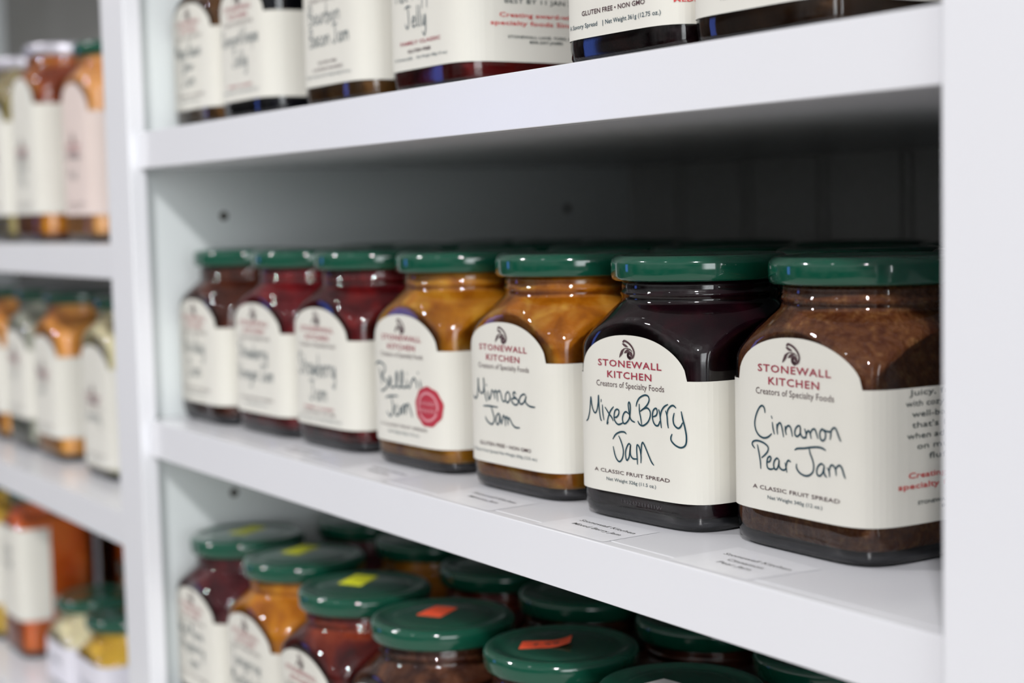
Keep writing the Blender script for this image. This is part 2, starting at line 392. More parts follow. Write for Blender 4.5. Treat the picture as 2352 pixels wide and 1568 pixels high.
MIX_S = parse('-24.6,34.3 -23.5,35.1 -22.5,37.2 -21.8,40.2 -21.3,43.3 -20.8,40.6 -19.9,38.5 -18.8,37.7 -17.8,38.7 -17.0,41.3 -16.7,44.3 -16.5,40.6 -16.1,37.4 -15.6,35.6 -15.2,35.2;-15.2,42.8 -15.3,42.0;-14.6,40.9 -14.4,38.1 -13.9,35.6;-13.1,40.2 -10.8,37.9 -9.6,36.9 -8.8,35.7;-8.5,40.7 -10.1,39.2 -11.2,37.3 -11.9,35.4 -12.1,34.3 -11.5,35.0;-8.1,37.0 -6.9,37.2 -5.8,38.3 -5.7,39.6 -6.7,40.0 -7.8,39.2 -8.3,37.3 -7.9,35.8 -6.5,34.7 -5.1,34.8 -3.7,35.4;-0.5,38.9 -1.9,39.5 -3.1,38.7 -3.8,37.0 -3.5,35.6 -2.7,35.2 -1.5,35.8 -0.2,37.3 0.4,39.9 0.4,42.1 -0.1,43.0 -0.6,42.2 -0.3,39.8 0.3,37.5 1.2,36.6 2.6,36.2;3.5,41.9 4.0,43.3 5.4,45.0 8.0,46.1 9.8,45.8 10.2,44.3 8.7,42.3 5.7,40.3;5.1,42.7 5.2,40.2 5.8,37.9 6.2,35.8;5.7,40.3 7.4,41.3 9.3,41.7 10.6,40.7 10.7,39.0 9.6,37.0 8.0,35.8 6.5,35.3 5.1,35.7 4.3,36.7;11.9,38.9 13.5,39.4 14.2,40.5 14.0,41.7 13.3,41.9 12.2,41.0 11.8,39.1 12.2,37.2 13.4,36.0 14.7,36.2 15.4,37.6;15.0,41.6 15.5,40.2 15.8,37.7 16.1,35.5;15.8,39.4 16.3,41.2 17.6,42.8 19.3,43.7;18.3,41.4 18.9,39.7 19.1,37.3 19.4,35.7;18.9,40.0 19.3,41.8 20.6,43.2 21.8,43.5 22.8,42.8;22.1,40.9 21.6,38.9 22.0,37.0 23.5,35.9 24.6,36.4 25.4,37.8;25.0,41.6 25.5,39.2 26.3,36.2 26.8,32.9 26.4,30.3 24.7,29.3 22.5,29.9 20.8,31.2 20.5,32.4 21.0,33.6;-9.1,29.2 -7.6,30.9 -5.2,32.0 -3.0,32.2 -2.0,31.7;-5.9,30.5 -4.7,28.6 -3.7,26.0 -3.9,23.5 -5.0,21.8 -6.2,21.4 -7.5,22.4 -8.4,24.2 -9.0,26.4;0.4,27.8 -0.6,28.3 -1.7,27.1 -2.5,25.1 -2.3,22.9 -1.7,22.3 -0.7,23.4 -0.2,25.6 0.2,27.7 -0.0,25.7 0.3,24.1 1.5,23.2 3.3,23.3;3.7,21.5 3.6,23.7 3.4,26.4 3.6,28.1 4.2,28.2 5.0,27.1 5.6,24.6 5.5,22.2;5.6,24.6 5.8,27.1 6.1,28.8 6.7,29.4 7.8,28.1 9.6,25.1 10.9,23.1 12.0,22.1')
CIN_S = parse('-11.0,44.4 -11.2,45.7 -12.2,46.5 -13.7,45.7 -15.2,43.4 -16.0,40.8 -15.6,38.5 -14.1,36.8 -11.8,36.1 -9.6,36.6 -7.9,37.8;-7.9,43.5 -7.6,42.8;-7.5,41.5 -7.2,39.7 -6.6,37.9;-5.4,41.2 -5.3,39.7 -5.1,38.0;-5.2,39.7 -4.8,41.1 -3.8,41.7 -3.0,40.3 -2.3,37.4;-1.5,40.9 -1.4,39.5 -1.0,38.3;-1.4,39.4 -0.8,40.7 0.2,41.2 1.1,40.5 1.8,38.0;5.5,41.5 4.5,41.6 3.4,40.7 2.9,39.3 3.4,38.3 4.5,38.4 5.4,39.5 5.5,41.3 5.5,39.4 6.4,38.2 7.6,38.2 8.1,38.9;7.4,40.9 8.0,39.6 8.1,38.1;8.1,38.9 8.5,40.0 9.3,40.5 9.9,39.6 10.3,38.2;10.0,39.8 10.7,40.9 11.8,41.3 12.5,40.4 13.2,38.5;15.6,41.4 15.1,41.6 14.3,40.8 14.1,39.4 14.7,38.2 15.8,38.2 16.5,39.3 16.4,40.7 15.6,41.4 17.0,41.1 18.2,41.1 18.5,41.2;18.6,41.3 18.7,40.2 18.4,38.8;18.7,40.4 19.1,41.8 20.3,42.5 21.1,41.5 21.8,39.9 22.5,38.6;-16.2,32.3 -17.4,33.4 -16.9,34.4 -14.7,34.9 -11.8,34.5 -9.8,33.5 -9.7,32.2 -11.0,30.8 -12.7,29.6;-14.8,33.5 -14.2,31.4 -13.5,28.5 -13.3,26.0;-10.1,28.4 -8.9,28.8 -8.3,29.9 -8.8,30.4 -9.9,29.7 -10.3,28.0 -9.9,26.6 -8.5,26.3 -7.1,26.7;-4.6,29.8 -5.5,30.2 -6.7,29.2 -7.1,27.7 -6.5,26.6 -5.6,26.7 -4.8,28.0 -4.5,29.6 -4.5,27.8 -3.5,26.9 -2.2,26.8 -1.4,27.3;-1.7,29.1 -1.3,27.9 -0.9,26.3;-1.2,28.0 -0.8,29.5 -0.1,30.1 0.9,29.8;2.9,33.8 4.1,34.4 7.1,34.8 10.1,35.4 13.1,35.8 15.0,35.7 16.5,35.2;9.4,35.0 9.8,33.4 10.8,31.6 11.3,29.7 10.9,27.8 9.2,26.5 7.2,26.2 5.0,26.8 3.6,28.1 3.6,29.4;15.9,30.3 14.6,30.8 13.2,29.8 12.6,28.3 13.0,27.1 14.1,27.0 15.2,28.1 15.9,30.1 15.7,28.5 16.1,27.5 16.8,26.9;17.2,29.8 17.9,28.8 18.1,27.2;17.9,28.8 18.4,30.4 19.3,30.9 20.4,29.9 20.7,27.9;20.6,29.8 21.2,30.7 22.2,31.1 23.0,30.1 23.5,28.6 24.0,27.4')
MIM_S = parse('-24.8,37.0 -24.2,36.3 -22.8,36.0 -21.4,37.0 -20.6,39.6 -20.4,42.0 -20.2,44.4 -20.0,40.7 -18.9,38.9 -17.4,38.4 -16.3,39.4 -15.8,41.8 -15.9,44.8 -15.6,40.5 -14.8,37.4 -13.9,35.4;-14.2,42.3 -13.6,41.7;-13.1,39.5 -12.7,37.5 -12.1,36.3 -10.9,38.0 -10.1,40.4;-9.8,40.3 -8.7,39.2 -8.0,36.9;-8.7,39.0 -7.3,40.3 -6.5,39.0 -6.0,36.1;-6.3,39.4 -4.8,40.4 -3.8,39.4 -2.9,37.0 -1.8,36.3 -0.7,36.9;1.0,40.5 -0.3,39.2 -0.6,37.4 0.6,36.1 2.0,36.9 2.7,38.6 1.9,40.0 1.0,40.5;6.6,39.9 6.0,40.6 4.9,40.3 5.0,39.3 6.7,38.3 8.2,37.3 7.4,35.9 5.7,35.7 4.0,36.6 3.8,37.7 5.2,38.2 7.2,38.1;13.2,40.0 12.0,40.3 10.0,39.4 8.9,37.6 9.7,36.3 11.4,36.7 12.9,38.3 13.5,39.6 13.0,37.5 14.5,36.3 16.7,35.8 19.0,35.8;-16.5,33.4 -12.5,33.7 -6.2,33.7;-10.8,33.5 -9.9,31.6 -8.9,29.4 -9.2,27.5 -10.7,26.5 -12.8,27.0 -14.4,28.0 -15.2,29.1;-4.9,31.1 -6.1,31.1 -7.5,29.5 -7.4,27.5 -6.4,26.8 -5.3,28.0 -4.8,30.9 -4.4,28.6 -3.6,27.2;-3.6,27.2 -2.9,29.4 -2.1,30.8 -1.2,29.6 -0.9,26.8;-1.1,28.9 -0.1,30.5 0.7,29.4 0.9,27.4;0.7,29.4 1.6,30.1 2.6,29.2 4.0,27.7 5.9,26.8 8.8,26.9')
BEL_S = parse('-25.5,43.9 -22.5,45.2 -19.0,45.2 -15.9,44.0 -15.8,41.8 -18.4,39.4 -15.0,37.4 -12.9,35.8 -15.2,34.0 -18.6,32.6 -19.4,33.3;-20.7,42.4 -19.5,39.3 -18.6,35.8;-12.9,35.8 -10.2,37.3 -11.4,39.4 -12.1,37.6 -11.2,35.5 -8.6,34.8 -5.9,36.3 -4.6,39.9 -5.2,42.1 -6.1,39.8 -5.5,36.3 -3.4,35.1 -1.2,36.6 -0.1,40.2 -0.8,42.8 -1.8,40.1 -1.6,36.6 0.5,35.4 3.0,36.3 3.2,39.1;3.2,42.0 3.3,41.5;3.0,36.3 5.5,35.8 6.9,38.1 9.3,40.2 11.1,38.4 12.0,35.9;14.1,39.5 14.6,37.8 15.1,36.3;12.4,43.0 12.8,42.3;-15.4,29.8 -11.9,30.8 -4.9,31.3;-10.6,30.6 -9.4,27.4 -9.6,24.0 -11.9,21.8 -14.5,23.6;-6.0,27.4 -7.4,26.0 -7.5,23.5 -5.8,22.6 -3.6,24.1 -3.4,26.8 -2.8,23.5;-1.7,26.9 -1.0,23.7 -0.4,27.0 1.3,27.8 1.5,23.9 2.1,27.2 3.9,28.5 5.5,26.2 7.0,23.1')
LOGO = parse('-2.8,63.9 -2.2,64.4 -0.8,64.1 0.8,63.3 2.2,62.0 2.9,60.5 2.5,59.1 1.7,58.6 0.8,58.4 -0.1,58.9 -0.3,59.5 -0.0,60.1 0.6,60.3 1.3,60.0 1.5,59.4 0.8,58.8 1.7,59.0 2.2,60.1 2.4,61.2 1.8,62.2 0.6,63.3 -0.8,63.8;-3.4,63.4 -2.3,63.5 -1.1,63.0 -0.1,62.3 -1.7,62.3 -2.6,62.7;-5.0,58.3 -4.6,59.6 -3.8,61.0 -2.3,61.8 -0.7,62.0 0.9,61.7 1.9,61.0 2.1,60.6 0.7,61.4 -0.7,61.7 -1.9,61.6 -2.6,60.9 -3.1,59.8 -4.1,58.9;-2.4,60.0 -1.8,60.9 -0.7,61.5 0.8,61.3 -0.2,60.9 -1.0,60.2')

def paper(sh, zb, band=42, arch=14.6, aw=27.2, U=92, uc=0, mi=0):
    us = [-U, -80, -70, -62, -56, -50, -46, -42, -38, -36, -34, -32, -30]
    n = 64; us += [-aw-.7]+[-aw + 2*aw*i/n for i in range(n+1)]+[aw+.7]+[30, 32, 34, 36, 38, 42, 46, 50, 56, 62, 70, 80, U]
    us = sorted(set(round(a, 3) for a in us if abs(a) <= U))
    rows = 6; vs = []; fs = []
    for u in us:
        t = 0
        if abs(u) < aw: t = arch*max(0, 1-abs(u/aw)**2.15)**.5
        elif abs(u) < aw+.8: t = 0
        top = zb+band+t
        for j in range(rows+1): vs.append((u+uc, zb+(top-zb)*j/rows))
    for i in range(len(us)-1):
        for j in range(rows): a = i*(rows+1)+j; fs.append((a, a+rows+1, a+rows+2, a+1))
    sh.add(vs, fs, mi, .0003)

SIDE = [('Juicy, fragrant pears', 0), ('with cozy cinnamon make a', 0), ('well-balanced spread', 0), ("that's lovely served", 0), ('when added to oatmeal,', 0), ('on muffins or in a', 0), ('fluffy crepe.', 0)]
def std_label(sh, zb, uc=0, logo=True, brand=True, foot=None, seal=False, side=None):
    """header and footer print shared by the family of labels; inks: 1 crimson 2 brown 3 teal 4 dark 5 red 6 seal 7 seal ink"""
    d = zb-9.8
    if brand:
        if logo:
            L = LOGO
            vs, fs = ribbon(catmull([(a+uc, b+d) for a, b in L[0][:12]], 4), .36, False); sh.add(vs, fs, 2, .0005)
            vs, fs = ribbon(catmull([(a+uc, b+d) for a, b in L[0][8:15]], 4), .62, False); sh.add(vs, fs, 2, .0005)
            for q in L[1:]: sh.poly([(a+uc, b+d) for a, b in q], 2)
        sh.text('STONEWALL', uc, 55.05+d, 2.45, 33.2, 1, 1.12, .012)
        sh.text('KITCHEN', uc, 51.05+d, 2.5, 23.2, 1, 1.12, .012)
        sh.text('Creators of Specialty Foods', uc, 47.7+d, 2.2, 35.4, 2, 1.0, -.004)
    for f in (foot or []):
        sh.text(f[0], uc+f[1], f[2]+d, f[3], f[4], f[5], 1.0, f[6] if len(f) > 6 else 0)
    if seal:
        cu, cz, R = 20.5+uc, 27.7+d, 9.3; pts = []
        for i in range(72):
            a = 2*math.pi*i/72; r = R+.22*math.sin(a*9); pts.append((cu+r*math.cos(a), cz+r*.93*math.sin(a)))
        K = 10; vs = [(cu+(a-cu)*k/K, cz+(b-cz)*k/K) for k in range(1, K+1) for a, b in pts]
        fs = [(k*72+i, k*72+(i+1) % 72, (k+1)*72+(i+1) % 72, (k+1)*72+i) for k in range(K-1) for i in range(72)]+[tuple(range(72))]
        sh.add(vs, fs, 6, .00052)
        for a0, a1 in ((200, -10), (215, 330)):
            q = [(cu+6.4*math.cos(math.radians(a0+(a1-a0)*i/24)), cz+5.9*math.sin(math.radians(a0+(a1-a0)*i/24))) for i in range(25)]
            vs, fs = ribbon(q, .55, False); sh.add(vs, fs, 7, .0007)
        sh.text('AWARD', cu, cz+.5, 1.9, 10.5, 7, 1, .01, off=.0007); sh.text('WINNING', cu, cz-2.6, 1.9, 12, 7, 1, .01, off=.0007)
    if side:
        cz = 49.5; k = 66.5
        for i, t in enumerate(side): sh.text(t, k, cz+d-3.3*i, 1.9, min(46, 2.05*len(t)), 4, 1.0, .004)
        y = cz-3.3*len(side)-2.2
        for i, t in enumerate(('Creating award-winning', 'specialty foods Since 1991')): sh.text(t, k, y+d-3.2*i, 1.8, 2.0*len(t), 5, 1.0, .012)
        y -= 8.3
        for i, t in enumerate(('STONEWALL LANE, YORK, MAINE', '800.207.JAMS')): sh.text(t, k, y+d-1.9*i, 1.1, 1.35*len(t), 4, 1.0, .016)

def label_mesh(h, spec):
    pm = spec.get('paper', PAPER)
    sh = Sheet([pm, RED, BROWN, TEAL, DARK, RED2, SEALM, SEALT])
    zb = spec.get('zb', 10.3); uc = spec.get('uc', 0)
    paper(sh, zb, U=spec.get('U', 92), band=spec.get('band', 42), arch=spec.get('arch', 14.6), uc=uc)
    std_label(sh, zb, uc=uc, foot=spec.get('foot'), seal=spec.get('seal'), side=spec.get('side'), brand=spec.get('brand', True))
    d = zb-9.8
    if 'traced' in spec: sh.strokes(spec['traced'], 3, spec.get('pen', .30))
    for t, u, z, xh, wd in spec.get('hand', ()): sh.hand(t, u+uc, z+d, xh, wd, 3, spec.get('pen', .30))
    for f in spec.get('extra', ()): sh.text(f[0], f[1]+uc, f[2]+d, f[3], f[4], f[5], 1.0, f[6] if len(f) > 6 else 0)
    return sh.build('label', h)

def sticker(parent, pts, z, m, name, label=None, curl=0, org=(0, 0)):
    """small paper sticker lying on a lid: pts are world corners; parent is the jar's lid"""
    cx, cy = parent.parent.location.x, parent.parent.location.y; a = -parent.parent.rotation_euler.z
    loc = []
    for x, y in pts:
        dx, dy = x-cx, y-cy; loc.append((dx*math.cos(a)-dy*math.sin(a), dx*math.sin(a)+dy*math.cos(a)))
    n = 8; vs = []; fs = []
    for j in range(2):
        for i in range(n+1):
            t = i/n
            for k in range(n+1):
                s = k/n
                x = (loc[0][0]*(1-s)+loc[1][0]*s)*(1-t)+(loc[3][0]*(1-s)+loc[2][0]*s)*t
                y = (loc[0][1]*(1-s)+loc[1][1]*s)*(1-t)+(loc[3][1]*(1-s)+loc[2][1]*s)*t
                r = math.hypot(x, y)
                vs.append((x, y, z + .00015*j + curl*max(0, t-.55)**2*6))
    N = (n+1)**2
    for i in range(n):
        for k in range(n):
            a0 = i*(n+1)+k; fs.append((a0, a0+n+1, a0+n+2, a0+1)); fs.append((N+a0, N+a0+1, N+a0+n+2, N+a0+n+1))
    ring = [i for i in range(n+1)]+[i*(n+1)+n for i in range(1, n+1)]+[n*(n+1)+k for k in range(n-1, -1, -1)]+[i*(n+1) for i in range(n-1, 0, -1)]
    for i in range(len(ring)): b = ring[(i+1) % len(ring)]; fs.append((ring[i], b, N+b, N+ring[i]))
    o = new_obj(name, mesh(name, vs, fs, [m]), parent)
    if label: o['label'] = label
    return o

def jar(name, x, y, z, key, rz=0, h=.0345, H=.094, R=.032, spec=None, lidm=None, label=None, cat='jar', group=None, lid_label=None):
    e = empty(name, (x, y, z+.0003), math.radians(rz)); tag(e, label, cat, group)
    new_obj('glass_body', glass_mesh(h, H), e); new_obj('thick_base', base_mesh(h, H), e)
    new_obj('contents', jam_mesh(h, H, key), e)
    l = new_obj('lid', lid_mesh(R, H, lidm or GREEN), e)
    if spec is not None: new_obj('label', spec if isinstance(spec, bpy.types.Mesh) else label_mesh(h, spec), e)
    e['_l'] = 1; del e['_l']
    return e, l

# ================================================================== SETTING
T, GAP, D0, RC = .0199, .1396, .3447, .0055      # shelf thickness, clear gap, depth, stile stands proud
PITCH_Z = T+GAP
XL, XR = -.012, .640                             # inner faces of the bay
fl = box('floor', -2.6, 3.2, -3.4, .42, -.93, -.90, FLOORM, bev=0); fl['kind'] = 'structure'
wb = box('wall_back', -2.6, 3.2, .385, .42, -.90, 1.5, WALLM, bev=0); wb['kind'] = 'structure'

unit = empty('shelving_unit', (.30, .18, -.90)); tag(unit, 'white laminate display bay with adjustable shelves filled with green-lidded jam jars', 'shelving unit')
def ubox(name, x0, x1, y0, y1, z0, z1, m, par, bev=.0008, label=None):
    lo = par.location
    o = new_obj(name, boxmesh(name, x0, x1, y0, y1, z0, z1, m, bev, lo), par)
    if label: o['label'] = label
    return o
sp = ubox('side_panel', XL-.010, XL, .0043, D0+.01, -.90, .62, PANEL, unit, .0004)
ubox('side_panel', XR, XR+.010, .0128, D0+.01, -.90, .62, PANEL, unit, .0004)
ubox('stile', -.0378, 0, -RC, .0042, -.90, .62, WHITE, unit, .0006)
ubox('stile', .584, .664, -RC, -.0002, -.90, .62, WHITE, unit, .0006)
# grooved back panel
def beadboard(name, x0, x1, yb, z0, z1, grooves, m, par):
    prof = [(x0, 0)]
    for g in grooves:
        for dx, dy in ((-.0052, 0), (-.0044, .0030), (-.0034, .0030), (-.0020, 0), (.0020, 0), (.0034, .0030), (.0044, .0030), (.0052, 0)): prof.append((g+dx, dy))
    prof.append((x1, 0)); lo = par.location; vs = []; fs = []
    for z in (z0, z1):
        for x, dy in prof: vs.append((x-lo.x, yb+dy-lo.y, z-lo.z))
    n = len(prof)
    for z in (z0, z1): vs += [(x0-lo.x, yb+.012-lo.y, z-lo.z), (x1-lo.x, yb+.012-lo.y, z-lo.z)]
    for i in range(n-1): fs.append((i, i+1, n+i+1, n+i))
    a, b, c_, d = 2*n, 2*n+1, 2*n+2, 2*n+3
    fs += [(b, a, c_, d), (0, n, c_, a), (n-1, b, d, 2*n-1)]
    return new_obj(name, mesh(name, vs, fs, [m]), par)
gs = [.044, .108, .174, .239, .304, .369, .434, .499, .564, .629]
beadboard('back_panel', XL, XR, D0, -.90, .62, gs, BACK, unit)
LEV = [-2*PITCH_Z-.04, -PITCH_Z, 0.0, PITCH_Z, 2*PITCH_Z+.01]
shelves = []
def shelf_board(x0, x1, e0, e1, y0, zt, yb, label, grp):
    cx = (x0+x1)/2; e = empty('shelf_board', (cx, .17, zt-T)); tag(e, label, 'shelf', grp)
    new_obj('board', boxmesh('board', x0, x1, y0, yb, zt-T, zt, WHITE, .0004, e.location), e)
    new_obj('front_edging', boxmesh('front_edging', e0, e1, 0, y0-.0001, zt-T, zt, WHITE, .0003, e.location), e)
    return e
for zt, lab in zip(LEV, ('white shelf board near the floor under the lower jam shelf', 'white shelf board carrying the jars with price stickers on their lids', 'white shelf board across the picture carrying the row of labelled jams',
                         'white shelf board above the jam row, carrying the jars cut off by the picture', 'white shelf board above the picture, over the uppermost jars')):
    shelves.append(shelf_board(XL+.0005, XR-.0005, .0002, XR-.0005, .0048, zt, D0-.001, lab, 'shelves of the jam bay'))
for yy in (.0537, .294):
    for zc in (.1128, -.0482, .2724):
        bm = bmesh.new(); bmesh.ops.create_cone(bm, cap_ends=True, segments=20, radius1=.0026, radius2=.0026, depth=.0012)
        me = bpy.data.meshes.new('pin_hole'); 
        bmesh.ops.rotate(bm, verts=bm.verts, matrix=Matrix.Rotation(math.pi/2, 3, 'Y'))
        bm.to_mesh(me); bm.free(); me.materials.append(HOLE)
        new_obj('pin_hole', me, sp, Vector((XL-.0004, yy, zc))-unit.location)['label'] = 'dark drilled shelf-pin hole'

LU = -.0378; LL = -1.50
lunit = empty('shelving_unit', (-.77, .18, -.90)); tag(lunit, 'neighbouring white display bay at the left with sauces, relishes and dressings', 'shelving unit')
ubox('side_panel', LL-.01, LL, .0128, D0+.01, -.90, .62, PANEL, lunit, .0004)
ubox('side_panel', LU-.0205, LU-.0105, .0136, D0+.01, -.90, .62, PANEL, lunit, .0004)
ubox('stile', LL-.03, LL+.012, -RC, .0127, -.90, .62, WHITE, lunit, .0006)
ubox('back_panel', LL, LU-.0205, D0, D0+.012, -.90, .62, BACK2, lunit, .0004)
L1, L2, L3 = .0977, -.0595, -.2280
for zt, lab in ((L1, 'left bay shelf board holding the silver-lidded relish jar'), (L2, 'left bay shelf board holding the orange and cream sauce jars'), (L3, 'left bay shelf board at the lower left corner with the short jars'),
                (.56, 'left bay shelf board above the picture'), (-.45, 'left bay shelf board below the picture')):
    shelf_board(LL+.0005, LU-.021, LL+.0125, LU-.0004, .0134, zt, D0-.001, lab, 'shelves of the left bay')

# shelf tags stuck to the shelf top
def shelf_tag(par, corners, lines, ang, label):
    """corners: world xy of the clear tag; lines: (text, x, y, cap, width) of the print"""
    loc = par.location; z = .00012
    sh = Sheet([TAGP, TAGI])
    sh.poly([((x-loc.x)*1000, (y-loc.y)*1000) for x, y in corners], 0, z)
    for t, x, y, cap, w in lines: sh.text(t, (x-loc.x)*1000, (y-loc.y)*1000, cap, w, 1, 1.0, .004, off=z+.00006)
    me = mesh('shelf_tag', [(u/1000, v/1000, o) for (u, v), o in zip(sh.v, sh.o)], sh.f, sh.mats, sh.m)
    o = new_obj('shelf_tag', me, par, (0, 0, T)); o['label'] = label; return o
ms = shelves[2]
shelf_tag(ms, [(.3876, .0012), (.4290, .0014), (.4280, .0262), (.3875, .0240)], [('Stonewall Kitchen', .4090, .0170, 2.4, 32), ('Mixed Berry Jam', .4100, .0116, 2.4, 28)], 0, 'clear shelf tag printed with the mixed berry jam name')
shelf_tag(ms, [(.4632, .0016), (.5010, .0020), (.5040, .0292), (.4636, .0310)], [('Stonewall Kitchen', .4840, .0202, 2.4, 31), ('Cinnamon', .4842, .0152, 2.4, 16.5), ('Pear Jam', .4841, .0108, 2.4, 15.5)], 0, 'clear shelf tag printed with the cinnamon pear jam name')
shelf_tag(ms, [(.3130, .0016), (.3562, .0014), (.3550, .0250), (.3085, .0255)], [('Stonewall Kitchen', .3340, .0172, 2.4, 31), ('Mimosa Jam', .3345, .0118, 2.4, 21)], 0, 'clear shelf tag printed with the mimosa jam name')
shelf_tag(ms, [(.2270, .0016), (.2700, .0016), (.2690, .0240), (.2240, .0240)], [('Stonewall Kitchen', .2480, .0172, 2.4, 31), ('Bellini Jam', .2480, .0118, 2.4, 19)], 0, 'clear shelf tag in front of the bellini jam jar')
shelf_tag(ms, [(.1470, .0016), (.1900, .0016), (.1890, .0220), (.1440, .0220)], [('Stonewall Kitchen', .1680, .0160, 2.4, 31), ('Strawberry Jam', .1680, .0108, 2.4, 26)], 0, 'clear shelf tag in front of the strawberry jam jar')

# ================================================================== MIDDLE SHELF
CFS = ('A CLASSIC FRUIT SPREAD', 0, 16.7, 1.35, 39.4, 2, .002)
def net(t, z=13.9, w=26, u=0): return (t, u, z, 1.25, w, 3, .0)
GM = 'front row of jam jars on the middle shelf'
def GF(t='GLUTEN FREE • NON GMO', z=16.7, w=36): return (t, 0, z, 1.5, w, 2, .008)
MID = [
 ('cinn', .483, .0705, 0, dict(zb=12.4, uc=2.4, traced=CIN_S, foot=[CFS, net('Net Weight 340g (12 oz.)', w=25)], side=[a for a, b in SIDE]), 'brown cinnamon pear jam jar, nearest the right-hand post, side text showing'),
 ('berry', .407, .0625, 5, dict(zb=9.9, uc=0, traced=MIX_S, foot=[CFS, net('Net Weight 326g (11.5 oz.)')], extra=[]), 'almost black mixed berry jam jar with a green lid, in sharp focus'),
 ('mimosa', .329, .062, 2, dict(zb=10.9, uc=-2, traced=MIM_S, pen=.34, foot=[GF(), net('Net Weight 354g (12.5 oz.)', u=9, w=25), ('A Classic Fruit Spread', -14.5, 13.9, 1.25, 20, 3)]), 'amber mimosa jam jar left of the dark mixed berry jar'),
 ('bellini', .245, .062, 2, dict(zb=10.6, uc=-1, traced=BEL_S, pen=.40, seal=True, foot=[CFS, net('Net Weight 333g (11.75 oz.)')]), 'golden bellini jam jar with a round red seal on its label'),
 ('straw', .163, .061, 2, dict(zb=10.6, uc=-1, hand=[('Strawberry', -1, 34, 5.2, 38), ('Jam', 0, 22, 4.6, 18)], foot=[('FAMILY CLASSIC', 0, 17.6, 1.3, 30, 1, .012), ('GLUTEN FREE • NON GMO', 0, 15.2, 1.2, 33, 2, .01), net('Net Weight 354g (12.5 oz.)', 12.4, u=9, w=25), ('A Fruit Spread', -14.5, 12.4, 1.2, 18, 3)]), 'dark red strawberry jam jar with large writing, left of the bellini jar'),
 ('rhub', .094, .0585, 2, dict(zb=10.6, uc=-1, hand=[('Strawberry', -2, 38, 3.9, 34), ('Vinegar Jam', 0, 27, 3.9, 42)], foot=[CFS, net('Net Weight 333g (11.75 oz.)')]), 'crimson jam jar second from the left-hand panel on the middle shelf'),
 ('holi', .0242, .054, 0, dict(zb=10.6, uc=-1, hand=[('Holiday', -2, 37, 4.9, 33), ('Jam', -1, 24, 4.4, 19)], foot=[CFS, net('Net Weight 340g (12 oz.)')]), 'reddish-brown holiday jam jar touching the left-hand panel of the bay'),
]
front = []
for key, x, y, rz, spec, lab in MID:
    e, l = jar('jam_jar', x, y, 0, key, rz, spec=spec, label=lab, group=GM); front.append((e, l))
# embossed lot code on the berry jar, low on the glass
sh = Sheet([CODEM]); sh.text('14S247211411W', 5, 6.6, 1.5, 21, 0, 1.1, -.02, off=.00015)
new_obj('lot_code', sh.build('lot_code', .0345), front[1][0])['label'] = 'grey lot code printed low on the glass'

def copy_jar(src, x, y, z, rz, label, group):
    c = src.copy(); COL.objects.link(c); c.location = (x, y, z+.0003); c.rotation_euler = (0, 0, math.radians(rz)); c['label'] = label; c['group'] = group
    for ch in list(src.children):
        if ch.name.split('.')[0] == 'lot_code': continue
        d = ch.copy(); COL.objects.link(d); d.parent = c
    return c
rnd = random.Random(4)
BEH = dict(cinn='cinnamon pear', berry='mixed berry', mimosa='mimosa', bellini='bellini', straw='strawberry', rhub='crimson', holi='holiday')
for r_ in (1, 2):
    for (e, l), (key, x, y, rz, spec, lab) in zip(front, MID):
        copy_jar(e, max(.026, e.location.x+rnd.uniform(-.003, .003)), .066+.076*r_ + (.006 if key == 'cinn' else 0), 0, rnd.uniform(-4, 4),
                 'dark-lidded jar in the unlit %s row, middle shelf, behind the %s jar' % ('second' if r_ == 1 else 'third', BEH[key]), ['', 'second row on the middle shelf', 'third row on the middle shelf'][r_])

